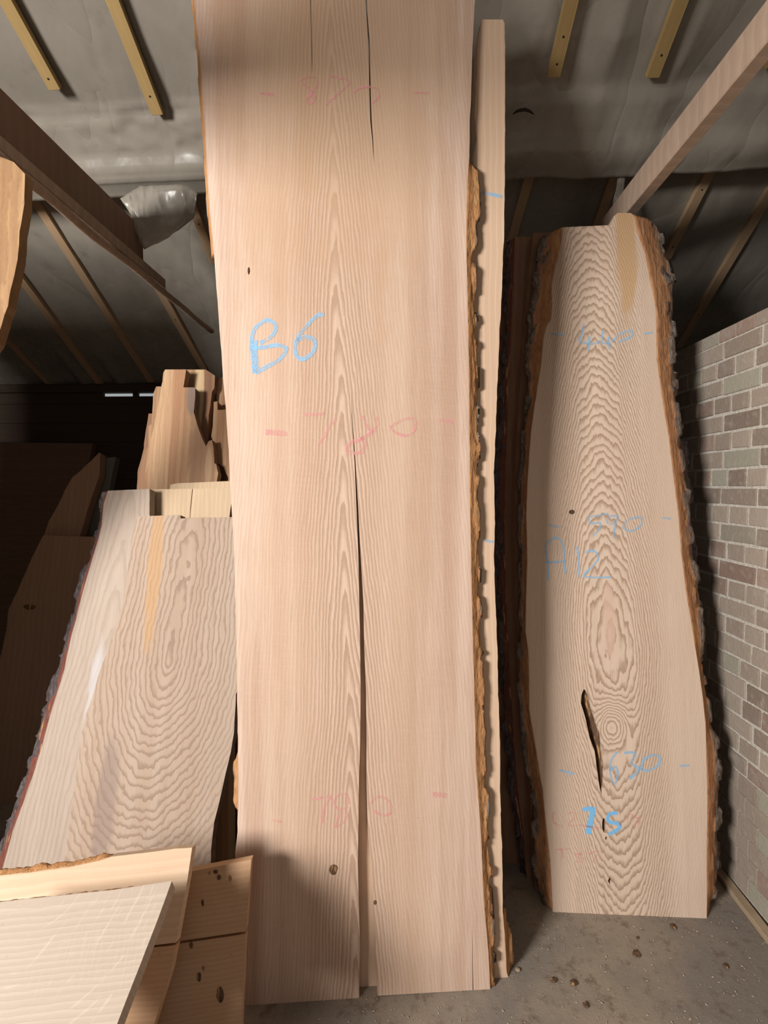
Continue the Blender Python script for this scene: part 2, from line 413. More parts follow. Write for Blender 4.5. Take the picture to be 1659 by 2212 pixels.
def concrete():
    m = Mat('dusty_concrete', .8, .3)
    a = m.noise(m.co, 2.2, 5, .6); b = m.noise(m.co, 22, 5, .7); c3 = m.noise(m.co, 160, 2, .6)
    c = m.mix(a.step(.35, .65), (.20, .175, .15), (.31, .25, .19)); c = m.mix(b.step(.5, .7)*.6, c, (.14, .105, .075))
    c = m.mix(m.noise(m.co, 9, 4, .7).step(.56, .68)*.6, c, (.12, .08, .055))
    c = m.mix(c3.step(.62, .74)*.5, c, (.5, .43, .35))
    m.color(c); m.bump(b+c3*.5, .5, .004); return m.m
m_floor = concrete()

# ================================================================== SHELL
fl = link('floor', box_mesh(-3.4, 3.4, -4, 4.2, -.1, 0), m_floor); tag(fl, kind='structure')
# brick wall on the right
WX = 1.33; WH = 2.25; WY0, WY1 = .35, 4.1
def brick_wall():
    m = Mat('old_brick', .9, .15)
    at = m.attr('tone'); A = X(m.nt, at.outputs['Fac'])
    n = m.noise(m.co, 30, 5, .65); n2 = m.noise(m.co, 7, 3); n3 = m.noise(m.co, 120, 3, .6)
    c = m.mix(A.step(.0, 1.0), (.225, .175, .14), (.36, .295, .24)); c = m.mix((A*7.3).m('FRACT').step(.8, .95)*.35, c, (.28, .15, .12))
    c = m.mix((A*13.7).m('FRACT').step(.8, .95)*.5, c, (.35, .36, .28))
    c = m.mix(n.step(.5, .75)*.5, c, (.44, .38, .32)); c = m.mix(n2.step(.55, .7)*.35, c, (.38, .33, .28)); c = m.mix(n3.step(.6, .75)*.4, c, (.16, .12, .1))
    m.color(c); m.bump(n+n3*.6, .7, .004)
    m2 = Mat('lime_mortar', .95, .1); q = m2.noise(m2.co, 60, 5, .7); m2.color(m2.mix(q.step(.3, .75), (.46, .42, .36), (.66, .61, .54))); m2.bump(q, .9, .006)
    bm = bmesh.new(); tone = bm.faces.layers.float.new('tone')
    def bx(x0, x1, y0, y1, z0, z1, mi, t, j=0):
        vs = []
        for x in (x0, x1):
            for y in (y0, y1):
                for z in (z0, z1):
                    vs.append(bm.verts.new((x, y+random.uniform(-j, j), z+random.uniform(-j, j))))
        for f in ((0, 1, 3, 2), (4, 6, 7, 5), (0, 4, 5, 1), (2, 3, 7, 6), (0, 2, 6, 4), (1, 5, 7, 3)):
            fa = bm.faces.new([vs[i] for i in f]); fa.material_index = mi; fa[tone] = t
    bx(WX+.0035, WX+.11, WY0, WY1, 0, WH, 1, .5)
    z = 1.596-.075*21; row = 0
    while z < WH-.01:
        z1 = min(z+.075, WH)
        y = WY0 - (.056 if row % 2 else .0) + .03
        pitch = .1125 if row % 2 else .225
        lowf = z < .42; topf = z > WH-.09
        while y < WY1:
            p = pitch*(1+random.uniform(-.03, .03)); g = .003 if (lowf or topf) else random.uniform(.008, .014)
            g2 = .002 if lowf or topf else random.uniform(.009, .014)
            t = random.random() if not (lowf or topf) else random.uniform(.5, .62)
            xo = random.uniform(-.003, .0005) if not (lowf or topf) else -.0005
            if z >= 0: bx(WX+xo, WX+.1, max(WY0, y), min(WY1, y+p-g), max(0, z+g2/2), z1-(g2/2 if not z1 == WH else 0), 0, t, .0022 if not (lowf or topf) else .0006)
            y += p
        z += .075; row += 1
    bmesh.ops.recalc_face_normals(bm, faces=bm.faces[:])
    me = bpy.data.meshes.new('m'); bm.to_mesh(me); bm.free()
    o = link('wall_right', me, [m.m, m2.m]); tag(o, kind='structure')
    bv = o.modifiers.new('b', 'BEVEL'); bv.width = .003; bv.segments = 2; bv.limit_method = 'ANGLE'
brick_wall()

BY = 4.0; EH = 2.334
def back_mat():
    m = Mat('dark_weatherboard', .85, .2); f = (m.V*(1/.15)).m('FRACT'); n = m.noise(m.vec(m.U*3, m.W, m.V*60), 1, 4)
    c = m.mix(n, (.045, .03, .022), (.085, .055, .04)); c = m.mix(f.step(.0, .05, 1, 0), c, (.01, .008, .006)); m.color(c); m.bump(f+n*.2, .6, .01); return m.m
m_back = back_mat()
o = link('wall_back', box_mesh(-3.29, 3.29, BY, BY+.03, 0, EH-.024), m_back); tag(o, kind='structure')
o = link('wall_left', box_mesh(-3.4, -3.3, -2.9, 4.1, 0, 6.1), m_back); tag(o, kind='structure')
o = link('wall_far_right', box_mesh(3.3, 3.4, -2.9, 4.1, 0, 6.1), m_back); tag(o, kind='structure')
SL = .53
for i, (xa, xb, za, zb) in enumerate(((-3.3, -1.3, 0, 6.1), (1.8, 3.3, 0, 6.1), (-1.3, 1.8, 2.5, 6.1))):
    o = link('wall_front' if i == 0 else 'wall_front.00%d' % i, box_mesh(xa, xb, -2.9, -2.8, za, zb), m_back); tag(o, kind='structure')
# wall plate with short packers, a slit of daylight shows between them
o = link('trim_1', box_mesh(-3.29, 3.29, BY-.03, BY+.05, EH+.006, EH+.07), m_back); tag(o, kind='structure')
for i, (xa, xb) in enumerate(((-3.3, -2.37), (-2.13, -2.09), (-1.80, 3.3))):
    o = link('trim_%d' % (i+2), box_mesh(xa, xb, BY+.001, BY+.029, EH-.0239, EH+.0059), m_back); tag(o, kind='structure')

# ------------------------------------------------------------------ sheeting
def smooth(a, b, t): t = max(0, min(1, (t-a)/(b-a))); return t*t*(3-2*t)
LH = lambda y: EH+.085+SL*(BY-y)            # lower sheeting
UL = 2.5                                     # lip line
def lipY(x): return UL - .02*x
UH = lambda y, x=0: 3.10+SL*(UL-y)
def grid_sheet(name, x0, x1, y0f, y1f, nx, ny, hf, mat, lip=False):
    bm = bmesh.new(); rows = []
    for j in range(ny+1):
        row = []
        for i in range(nx+1):
            x = x0+(x1-x0)*i/nx; ya, yb = y0f(x), y1f(x); y = ya+(yb-ya)*j/ny
            row.append(bm.verts.new((x, y, hf(x, y))))
        rows.append(row)
    if lip:   # fold back up behind the lip
        for dy, dz in ((.012, -.006), (.03, .006), (.035, .05), (.03, .14)):
            rows.append([bm.verts.new((v.co.x, lipY(v.co.x)+dy, hf(v.co.x, lipY(v.co.x))+dz)) for v in rows[ny]])
    for a, b in zip(rows, rows[1:]):
        for i in range(nx): bm.faces.new((a[i], a[i+1], b[i+1], b[i]))
    me = bpy.data.meshes.new('m'); bm.to_mesh(me); bm.free()
    for p in me.polygons: p.use_smooth = True
    o = link(name, me, mat); tag(o, kind='structure')
    s = o.modifiers.new('s', 'SOLIDIFY'); s.thickness = .002; s.offset = 1
    return o
def ridge(v, s): return (1-abs(noise.noise(v))*2.2)*s
def hU(x, y):
    h = UH(y)
    d = lipY(x)-y
    left = smooth(.2, -.4, x)
    wv = .025*noise.noise(Vector((x*3.1, 2, 2)))+.012*noise.noise(Vector((x*11, 2, 5)))
    h += -.033*smooth(.30, .08, d) - .022*smooth(.265+wv, .225+wv*.5, d)
    # sagging fold before the lip
    h += -.012*math.exp(-((d-.07)/.05)**2)
    h += (.02*smooth(.10, .14, d)*smooth(.5, .16, d))
    if x < 0:   # crumpled patch
        q = smooth(.27, .22, d)*smooth(.10, .15, d)*smooth(-1.6, -1.2, x)
        v = Vector((x*6, y*9, 0))
        vd = noise.voronoi(Vector((x*7, y*11, 0)))[0]; h += q*.026*(vd[1]-vd[0]); vd = noise.voronoi(Vector((x*17, y*22, 3)))[0]; h += q*.012*(vd[1]-vd[0])
        h += -.006*math.exp(-((d-.27-.02*noise.noise(Vector((x*5, 1, 1))))/.012)**2)*smooth(.1, -.4, x)
        h += -.012*math.exp(-((d-.065)/.006)**2)*left
        h += .012*noise.noise(Vector((x*5+y*1.6, y*1.1, 8)))*smooth(.4, .6, d)
    else:
        h += .02*noise.noise(Vector((x*2.4, y*1.3, 3))) + .012*noise.noise(Vector((x*6, y*1.5, 5)))*smooth(.0, .15, d)
        a, b = x-.82, d-.42
        h -= .03*math.exp(-(abs(a)/.09+abs(b)/.22))
        h -= .015*math.exp(-(abs(x-1.12-.1*b)/.05+abs(b+.1)/.35))
        h -= .018*math.exp(-(abs(x-.52-.2*b)/.06+abs(b)/.3))
    h += .0025*noise.noise(Vector((x*12, y*7, 1)))
    return h
grid_sheet('ceiling', -3.3, 3.3, lambda x: -2.85, lipY, 440, 470, hU, m_sheet, True)
def hL(x, y):
    h = LH(y)+.012*noise.noise(Vector((x*3, y*2, 9)))+.004*noise.noise(Vector((x*12, y*7, 2)))
    # tension folds radiating from a fixing
    p = at_y(322, 560, 2.72); dx, dy = x-p.x, y-p.y; r = math.hypot(dx, dy); a = math.atan2(dy, dx)
    if dx > -.05: h -= .02*max(0, math.cos(a*9))**3*math.exp(-r*3.2)
    h -= .03*max(0, math.cos((x+2.5)*22))**2*smooth(3.5, 3.95, y)*smooth(-1.7, -2.3, x)
    return h
grid_sheet('ceiling.001', -3.3, 3.3, lambda x: lipY(x)+.02, lambda x: 4.06, 330, 80, hL, m_sheet)

# hanging flap of sheeting behind the left beam
def flap(name, pts, Y, label, seed, slope=.1):
    P = Plane(at_y(*pts[0], Y), Vector((1, 0, 0)), Vector((0, -slope, 1)))
    uv = px2uv(P, pts); us = [q[0] for q in uv]; vs = [q[1] for q in uv]
    bm = bmesh.new(); vv = [bm.verts.new((u, 0, v)) for u, v in resample(uv, .012, .002, seed, True)]
    bm.faces.new(vv); bmesh.ops.triangulate(bm, faces=bm.faces[:])
    for _ in range(3):
        bmesh.ops.subdivide_edges(bm, edges=[e for e in bm.edges if e.calc_length() > .022], cuts=1, use_grid_fill=True)
        bmesh.ops.triangulate(bm, faces=bm.faces[:])
    for v in bm.verts:
        q = Vector((v.co.x*9+seed, v.co.z*9, seed)); v.co.y += .022*abs(noise.noise(q*.8)) + .012*abs(noise.noise(q*2.3))
    me = bpy.data.meshes.new('m'); bm.to_mesh(me); bm.free()
    for p in me.polygons: p.use_smooth = True
    o = link(name, me, m_sheet); o.matrix_world = P.M; s = o.modifiers.new('s', 'SOLIDIFY'); s.thickness = .0015
    tag(o, label, 'plastic sheet'); return o
flap('plastic_flap', [(258, 428), (300, 400), (400, 398), (424, 412), (416, 468), (385, 497), (350, 520), (309, 537), (292, 500), (282, 462)], 2.42,
     'torn grey plastic flap hanging below the sheeting beside the left tie beam', 3)
flap('plastic_flap', [(1338, 372), (1352, 372), (1350, 400), (1344, 440), (1334, 470), (1322, 486), (1326, 430)], 2.5,
     'thin crumpled strip of grey plastic hanging beside the right tie beam', 6)

# ------------------------------------------------------------------ battens and rafters
def batten(name, p1, p2, wpx, hf_off, mat, label, group, thick=.025, wid=.04, upper=True, nails=(), cat='batten'):
    """p1,p2: px centre line ends, on the underside of the sheet"""
    off = hf_off
    def hit(px, py):
        d = ray(px, py); # height plane z = a - SL*y
        a = (3.10+SL*UL if upper else EH+.085+SL*BY) - off
        t = (a-CAMH)/(d.z+SL*d.y); return CO+d*t
    A = hit(*p1); B = hit(*p2)
    v = (A-B).normalized(); n = Vector((0, -SL, -1)).normalized()*-1; x = n.cross(v).normalized()*-1
    L = (A-B).length
    M = Matrix(((x.x, -n.x, v.x, B.x), (x.y, -n.y, v.y, B.y), (x.z, -n.z, v.z, B.z), (0, 0, 0, 1)))
    if M.to_3x3().determinant() < 0:
        M = Matrix(((-x.x, -n.x, v.x, B.x), (-x.y, -n.y, v.y, B.y), (-x.z, -n.z, v.z, B.z), (0, 0, 0, 1)))
    root = empty(name, M); tag(root, label, cat, group)
    b = link('strip', box_mesh(-wid/2, wid/2, -thick, 0, 0, L, .0015, 1), mat, root); b.matrix_world = M
    for t in nails:
        me = tube_mesh([(0, .0012, t), (0, -.004, t)], .0042, 10); nb = link('nail', me, m_nail, root); nb.matrix_world = M
    return root
G1 = 'short battens nailed under the upper sheeting'; G2 = 'roof battens below the sheeting lip'
batten('roof_batten', (-40, -88), (118, 195), 0, .048, m_batt, 'yellow treated batten at top left, first from the left picture edge', G1, wid=.05, nails=(.04,))
batten('roof_batten', (210, -80), (340, 249), 0, .048, m_batt, 'yellow treated batten at top left, beside the crumpled sheeting patch', G1, wid=.05, nails=(.07,))
batten('roof_batten', (1250, -60), (1196, 168), 0, .048, m_batt, 'yellow treated batten at top right, nearer the tall slabs', G1, wid=.052, nails=(.045, .13))
batten('roof_batten', (1500, -70), (1410, 169), 0, .048, m_batt, 'yellow treated batten at top right, nearer the right tie beam', G1, wid=.052, nails=(.075,))
for i, (a, b, lab, nl) in enumerate((
    ((70, 428), (326, 826), 'pale roof batten at left running down to the dark eave, passing above the broken slabs', (.3,)),
    ((10, 560), (218, 835), 'dim roof batten in the dark left corner, second from the left', ()),
    ((-70, 650), (112, 838), 'dim roof batten in the dark left corner, leftmost', ()),
    ((322, 590), (440, 800), 'light roof batten under the round pole, ending behind the notched slab', (.5,)),
    ((402, 412), (462, 570), 'light roof batten just left of the tall wide slab, below the plastic flap', (.25,)),
    ((1146, 376), (1098, 545), 'dim roof batten right of the tall slabs, first below the sheeting lip', (.05,)),
    ((1333, 372), (1278, 520), 'light roof batten left of the right tie beam, behind the bark-edged slab', (.05,)),
    ((1540, 364), (1440, 560), 'light roof batten just right of the right tie beam', (.08, .4)),
    ((1700, 360), (1466, 752), 'light roof batten above the brick wall, rightmost one', (.3,)))):
    batten('roof_batten', a, b, 0, .03, m_raft, lab, G2, wid=.048 if i != 2 else .04, thick=.03, upper=False, nails=nl)
batten('roof_batten', (1740, 80), (1650, 139), 0, .048, m_batt, 'end of a yellow batten cut by the right picture edge', G1, wid=.05)

# ------------------------------------------------------------------ tie beams
root = empty('tie_beam', Matrix.Translation((-1.30, 0, 2.66))); tag(root, 'brown tie beam with rounded lower edge, crossing upper left of the picture', 'beam', 'tie beams')
me = box_mesh(-.035, .03, -1.2, 2.52, .01, .20, .004, 1); o = link('beam_timber', me, m_beam, root); o.location = (0, 0, 0)
me = box_mesh(.0305, .046, -1.2, 2.72, -.012, .036, .004, 1); o = link('bottom_lath', me, m_beam2, root); o.location = (0, 0, 0); o['label'] = 'pinkish lath along the lower edge, coloured paler as if lit'  # pale wood here stands in for fill light on the lath
pts = [(.034+.003*math.sin(k*.7), -1.2+k*.1, -.031+.003*math.sin(k*1.1)) for k in range(48)]
me = tube_mesh([p for p in pts if p[1] < 3.42], .0165, 12, rough=.25); o = link('pole', me, m_beam2, root); o.location = (0, 0, 0); o['label'] = 'round brown pole running under the beam'
root = empty('tie_beam', Matrix.Translation((1.005, 0, 2.80))); tag(root, 'square light brown tie beam sloping across the upper right of the picture', 'beam', 'tie beams')
me = box_mesh(-.022, .03, -1.2, 2.95, 0, .115, .004, 1); o = link('beam_timber', me, m_beam2, root); o.location = (0, 0, 0)

# ================================================================== B6 : tall wide slab
PB = lean_plane((545, 2171), (1059, 2137), 3.6)
B_left = [(415, -45), (419, 0), (424, 56), (430, 113), (435, 182), (441, 260), (445, 330), (448, 390), (454, 469), (459, 521), (463, 560), (472, 680), (478, 758), (482, 819), (489, 897), (493, 962), (498, 1062),
          (501, 1110), (506, 1195), (508, 1282), (511, 1382), (512, 1490), (514, 1595), (514, 1656), (514, 1726), (513, 1795), (508, 1843), (510, 1950), (520, 2060), (530, 2172)]
B_right = [(1028, -45), (1026, 0), (1021, 87), (1018, 187), (1015, 260), (1014, 338), (1010, 390), (1008, 477), (1008, 560), (1010, 637), (1012, 745), (1014, 875), (1015, 984), (1016, 1110), (1018, 1230), (1021, 1360),
           (1024, 1469), (1027, 1577), (1028, 1660), (1034, 1730), (1040, 1817), (1043, 1904), (1049, 1990), (1055, 2056), (1059, 2137)]
B_top = [(669, -45), (671, 40), (673, 110), (674, 168), (675, 110), (673, 40), (672, -45), (787, -45), (790, 20), (794, 80), (796, 110), (798, 200), (800, 262), (804, 300), (808, 355), (806, 300), (803, 262), (801, 200), (799, 110), (798, 80), (793, 20), (791, -45)]
B_bot = [(1023, 2139), (1021, 2060), (1021, 1992), (1020, 2060), (1021, 2139), (816, 2151), (815, 2110), (812, 2060), (812, 2030), (806, 1950), (804, 1900), (801, 1860), (795, 1800), (792, 1700), (792, 1600), (791, 1500), (787, 1400), (785, 1300), (779, 1200), (774, 1100), (768, 1000), (761, 900), (759, 830),
         (760, 900), (766, 1000), (770, 1100), (774, 1200), (776, 1300), (778, 1400), (779, 1500), (778, 1600), (775, 1700), (774, 1800), (773, 1860), (775, 1950), (778, 2050), (776, 2100), (776, 2156)]
rB, oB = slab('wide_slab', PB, B_left, B_right, .03, m_b6, 'tallest and widest pale slab, split from the foot, chalked B6 in blue', top=B_top, bottom=B_bot, seed=2)
B_bark = [(1012, 352), (1022, 362), (1031, 390), (1035, 425), (1029, 477), (1027, 521), (1023, 560), (1027, 680), (1029, 767), (1031, 828), (1029, 919), (1031, 1027), (1031, 1122), (1034, 1208), (1036, 1317), (1038, 1447), (1041, 1534), (1044, 1621), (1049, 1708), (1051, 1782), (1057, 1882), (1060, 1947), (1064, 2034), (1066, 2100), (1063, 2127)]
bark(PB, B_right, B_bark, .03, m_bark2, rB, 1, 2, wo=.6, amp=.0045)
bark(PB, B_left[:11], [(x-5, y) for x, y in B_left[:11]], .05, m_bark2, rB, -1, 4, wo=.8, amp=.001)
bark(PB, B_left[22:26], [(513, 1625), (508, 1650), (509, 1690), (508, 1726), (511, 1740)], .05, m_bark2, rB, -1, 5, wo=.7, amp=.003)
# knot with a dark hollow
def disc_mesh(P, pts, w=-.0006):
    uv = resample(px2uv(P, pts, w), .004, .0006, 3, True); bm = bmesh.new(); bm.faces.new([bm.verts.new((u, w, v)) for u, v in uv]); me = bpy.data.meshes.new('m'); bm.to_mesh(me); bm.free(); return me
m_knot = bark_mat('dead_knot', cam_col=(.13, .075, .045), bark=(.05, .035, .03), lvl=.9)
def knot(P, root, cx, cy, rx, ry, seed=1, d=.004, name='knot'):
    bm = bmesh.new(); n = 20; c = Vector(); u0, v0 = P.uv(cx, cy); u1, _ = P.uv(cx+rx, cy); _, v1 = P.uv(cx, cy-ry); ru, rv = u1-u0, v1-v0
    rings = []
    for q, dep in ((1.0, 0.0006), (.85, .0022), (.5, d*.7)):
        rings.append([bm.verts.new((u0+ru*q*math.cos(2*math.pi*k/n)*(1+.25*noise.noise(Vector((math.cos(6.28*k/n)*1.3, math.sin(6.28*k/n)*1.3, seed)))), -dep*(1+.5*noise.noise(Vector((k, q*5, seed)))), v0+rv*q*math.sin(2*math.pi*k/n)*(1+.25*noise.noise(Vector((math.cos(6.28*k/n)*1.3, math.sin(6.28*k/n)*1.3, seed+9)))))) for k in range(n)])
    for a, b in zip(rings, rings[1:]):
        for k in range(n): bm.faces.new((a[k], a[(k+1) % n], b[(k+1) % n], b[k]))
    bm.faces.new(rings[-1]); me = bpy.data.meshes.new('m'); bm.to_mesh(me); bm.free()
    return child(name, me, m_knot, root, P)
knot(PB, rB, 720, 1878, 9, 12, 2); knot(PB, rB, 810, 1949, 3, 5, 3); knot(PB, rB, 537, 585, 2, 8, 4)
oc = (400, 550); s3 = 2.304
chalk(PB, [(8, [(345, 590), (345, 540), (335, 470), (330, 420), (345, 370), (380, 340), (410, 325), (445, 345), (450, 375), (420, 415), (370, 440)]),
           (8, [(318, 467), (400, 460), (450, 450), (495, 460), (500, 480), (470, 520), (420, 550), (350, 590)]),
           (15, [(342, 425), (342, 480), (350, 590)]),
           (8, [(692, 298), (655, 305), (600, 360), (562, 410), (546, 460), (555, 505), (590, 520), (632, 490), (647, 450), (635, 420), (595, 410), (555, 428)])], oc, s3, 8, blue, rB, 'chalk_mark', 'blue chalk B6')
chalk(PB, [(11, [(398, 883), (450, 886), (505, 892)]), [(590, 795), (640, 797), (690, 790)], [(752, 812), (720, 850), (700, 890), (680, 920), (658, 952)], [(880, 800), (900, 850), (935, 885)], (8, [(945, 808), (958, 835), (935, 880), (880, 915), (830, 935), (808, 955), (812, 982), (850, 988), (884, 975), (892, 940), (875, 905)]),
           [(1018, 862), (1060, 832), (1120, 815), (1146, 825), (1140, 872), (1110, 900), (1060, 892), (1018, 862)], [(1250, 825), (1300, 825), (1332, 838)]], oc, s3, 6, pink2, rB, 'chalk_mark', 'pink chalk 780 at mid height')
chalk(PB, [(6, [(370, 465), (440, 470)]), [(650, 388), (600, 385), (580, 405), (605, 435), (630, 462), (605, 490), (612, 515), (642, 500), (640, 460), (655, 415), (652, 388)],
           [(712, 378), (765, 388), (822, 405), (785, 445), (740, 485), (700, 522)], [(838, 462), (862, 440), (920, 432), (962, 450), (962, 480), (930, 515)], [(1130, 462), (1212, 462)]], (400, 0), s3, 5, pink2, rB, 'chalk_mark', 'pink chalk 870 near the top')
chalk(PB, [[(435, 398), (482, 406)], [(632, 292), (680, 284), (725, 278)], [(722, 285), (690, 330), (680, 412)], [(815, 318), (802, 268), (755, 275), (738, 318), (770, 342), (805, 330)], [(800, 340), (800, 388), (750, 432), (758, 390), (778, 345)],
           [(922, 312), (950, 282), (992, 285), (1022, 322), (1020, 360), (985, 372), (935, 350)], (10, [(1228, 268), (1302, 273)])], (400, 1600), s3, 5, pink2, rB, 'chalk_mark', 'pink chalk 780 near the foot')

# slab behind B6
PR = Plane(PB.o + PB.w*.035, PB.x, PB.v)
R_right = [(1090, 50), (1091, 130), (1091, 300), (1090, 400), (1089, 500), (1083, 640), (1078, 740), (1075, 820), (1070, 950), (1067, 1020), (1069, 1130), (1067, 1200), (1070, 1300), (1075, 1420), (1076, 1500), (1080, 1600), (1080, 1700), (1083, 1800), (1086, 1900), (1085, 1960), (1090, 2020), (1095, 2100), (1098, 2119)]
R_left = [(1040, 42), (1032, 90), (1030, 160), (1025, 250), (1030, 300), (1022, 355), (900, 400), (600, 420), (590, 900), (585, 1500), (600, 2120)]
rR, oR = slab('tall_slab', PR, R_left, R_right, .05, m_br, 'narrow strip of tall pale slab showing right of the B6 slab', top=[(1086, 42)], seed=8, step=.015, jit=.002)
chalk(PR, [(7, [(1040, 417), (1060, 419), (1086, 425)])], (0, 0), 1, 7, blue, rR, 'chalk_mark', 'blue chalk dash at the upper edge')
chalk(PR, [(6, [(1047, 1168), (1067, 1170)])], (0, 0), 1, 6, blue3, rR, 'chalk_mark', 'faint blue chalk dash at mid height')
bark(PR, R_right[-5:], [(1090, 1960), (1098, 2010), (1101, 2040), (1102, 2080), (1108, 2119)], .05, m_bark2, rR, 1, 9, wo=.7, amp=.004, label='loose strip of brown bark at the foot')

# ================================================================== A12
PA = lean_plane((1194, 1970), (1527, 1984), 7.0)
A_left = [(1214, 491), (1212, 523), (1203, 563), (1195, 594), (1191, 616), (1192, 658), (1190, 690), (1180, 705), (1174, 730), (1169, 785), (1156, 869), (1148, 924), (1143, 987), (1139, 1050), (1137, 1113), (1139, 1198), (1137, 1282), (1135, 1363), (1141, 1405), (1143, 1469), (1143, 1532), (1154, 1595), (1164, 1658), (1172, 1705), (1177, 1760), (1183, 1810), (1188, 1859), (1192, 1923), (1194, 1970)]
A_right = [(1368, 464), (1376, 496), (1384, 523), (1394, 549), (1402, 594), (1410, 629), (1417, 669), (1418, 713), (1419, 776), (1426, 827), (1434, 882), (1445, 945), (1455, 1029), (1466, 1114), (1472, 1198), (1483, 1282), (1491, 1330), (1501, 1393), (1512, 1460), (1518, 1506), (1524, 1561), (1526, 1637), (1528, 1705), (1528, 1760), (1527, 1838), (1527, 1984)]
slit = [(1261, 1489), (1256, 1501), (1255, 1519), (1265, 1553), (1274, 1595), (1284, 1620), (1289, 1658), (1295, 1700), (1299, 1717), (1303, 1696), (1304, 1658), (1299, 1620), (1297, 1587), (1289, 1565), (1280, 1536), (1272, 1506), (1266, 1492)]
def ell(cx, cy, rx, ry, rot=0, n=14): return [(cx+rx*math.cos(t)*math.cos(rot)-ry*math.sin(t)*math.sin(rot), cy+rx*math.cos(t)*math.sin(rot)+ry*math.sin(t)*math.cos(rot)) for t in [2*math.pi*k/n for k in range(n)]]
holes = [slit, ell(1305, 1783, 4.5, 16, -.05), ell(1310, 1811, 3, 4), [(1317, 1895), (1322, 1904), (1318, 1911), (1313, 1903)]]
TA = .075
rA, oA = slab('bark_edged_slab', PA, A_left, A_right, TA, m_a12, 'upright slab beside the brick wall with bark on both edges, chalked A12 in blue', top=[(1325, 486), (1325, 468), (1334, 460), (1362, 460)], holes=holes, seed=12)
A_bo = [(1389, 461), (1407, 459), (1413, 478), (1423, 491), (1429, 515), (1431, 536), (1439, 557), (1445, 581), (1453, 616), (1454, 650), (1453, 682), (1455, 722), (1456, 789), (1461, 861), (1470, 924), (1472, 987), (1483, 1050), (1487, 1113), (1495, 1198), (1506, 1261), (1511, 1324), (1515, 1363), (1511, 1405), (1517, 1469), (1525, 1506), (1529, 1553), (1543, 1595), (1548, 1637), (1552, 1700), (1553, 1775), (1549, 1838), (1547, 1910), (1536, 1935), (1529, 1948), (1529, 1980)]
bark(PA, A_right, A_bo, TA, m_bark, rA, 1, 13, wo=.75, amp=.0065, label='thick rugged bark on the right edge')
A_bl = [(1191, 493), (1179, 507), (1167, 525), (1161, 563), (1155, 589), (1151, 632), (1147, 663), (1141, 682), (1139, 722), (1140, 775), (1141, 861), (1134, 903), (1131, 966), (1126, 1050), (1123, 1156), (1124, 1219), (1127, 1300), (1122, 1400), (1121, 1469), (1125, 1536), (1131, 1574), (1137, 1637), (1145, 1679), (1152, 1742), (1152, 1800), (1154, 1859), (1162, 1910), (1173, 1931), (1182, 1965)]
bark(PA, A_left, A_bl, TA, m_bark, rA, -1, 17, wo=.7, amp=.006, label='thick brown and grey bark on the left edge')
# bark pocket inside the long hollow
pocket = [(1274, 1590), (1268, 1560), (1262, 1535), (1258, 1510), (1262, 1488), (1275, 1500), (1290, 1560), (1302, 1590), (1308, 1650), (1305, 1700), (1300, 1722), (1292, 1700), (1284, 1640)]
def pocket_mesh():
    uv = px2uv(PA, pocket); us = [a for a, b in uv]; vs = [b for a, b in uv]; u0, u1, v0, v1 = min(us)-.004, max(us)+.006, min(vs)-.003, max(vs)+.003
    bm = bmesh.new(); rows = []; n, k = 60, 12
    sl = px2uv(PA, slit)
    for i in range(n+1):
        v = v0+(v1-v0)*i/n; row = []
        c = interp([(PA.uv(1262, 1500)), (PA.uv(1272, 1545)), (PA.uv(1287, 1600)), (PA.uv(1296, 1650)), (PA.uv(1299, 1717))], v)
        for j in range(k+1):
            u = c-.024+.048*j/k
            dpt = .045-.028*smooth(-.012, .012, u-c)-.010*smooth(.75*v1+.25*v0, v0, v)+.006*noise.noise(Vector((u*60, v*30, 2)))
            row.append(bm.verts.new((u, dpt, v)))
        rows.append(row)
    for a, b in zip(rows, rows[1:]):
        for j in range(k): bm.faces.new((a[j], a[j+1], b[j+1], b[j]))
    me = bpy.data.meshes.new('m'); bm.to_mesh(me); bm.free()
    for p in me.polygons: p.use_smooth = True
    return me
child('bark_pocket', pocket_mesh(), m_knot, rA, PA, 'dark bark lining inside the long hollow')
knot(PA, rA, 1235, 1106, 6, 5, 4, .001)
o5 = (1060, 430); s5 = 3.77; o6 = (960, 650); s6 = 2.373; o7 = (960, 1300); o8 = (960, 1712)
chalk(PA, [[(480, 1097), (600, 1103)], [(755, 1020), (748, 1080), (722, 1150), (765, 1172), (830, 1180), (885, 1163)], (6, [(800, 1120), (802, 1170), (795, 1238)]), [(915, 1068), (903, 1130), (912, 1172), (985, 1178)], (7, [(962, 1122), (958, 1170), (972, 1228)]),
           [(982, 1162), (1040, 1110), (1100, 1080), (1148, 1072), (1152, 1108), (1100, 1142), (1030, 1165)], [(1245, 1098), (1320, 1085)]], o5, s5, 5, blue, rA, 'chalk_mark', 'blue chalk 440')
chalk(PA, [[(530, 1148), (595, 1162)], [(735, 1108), (785, 1100), (840, 1090)], [(735, 1108), (748, 1140), (795, 1138), (795, 1165), (760, 1208)], [(892, 1100), (845, 1105), (835, 1135), (862, 1142), (888, 1108), (872, 1160), (868, 1218)],
           [(925, 1132), (960, 1115), (1010, 1112), (1008, 1148), (960, 1180), (918, 1165), (925, 1132)], [(1115, 1111), (1160, 1116)]], o6, s6, 5, blue3, rA, 'chalk_mark', 'blue chalk 590')
chalk(PA, [[(532, 1430), (530, 1340), (520, 1262), (545, 1225), (580, 1215), (608, 1250), (615, 1310), (620, 1402)], [(520, 1342), (622, 1335)], [(678, 1258), (688, 1330), (690, 1422)], [(718, 1292), (760, 1280), (790, 1310), (768, 1352), (718, 1412), (852, 1416)]], o6, s6, 5, blue, rA, 'chalk_mark', 'blue chalk A12')
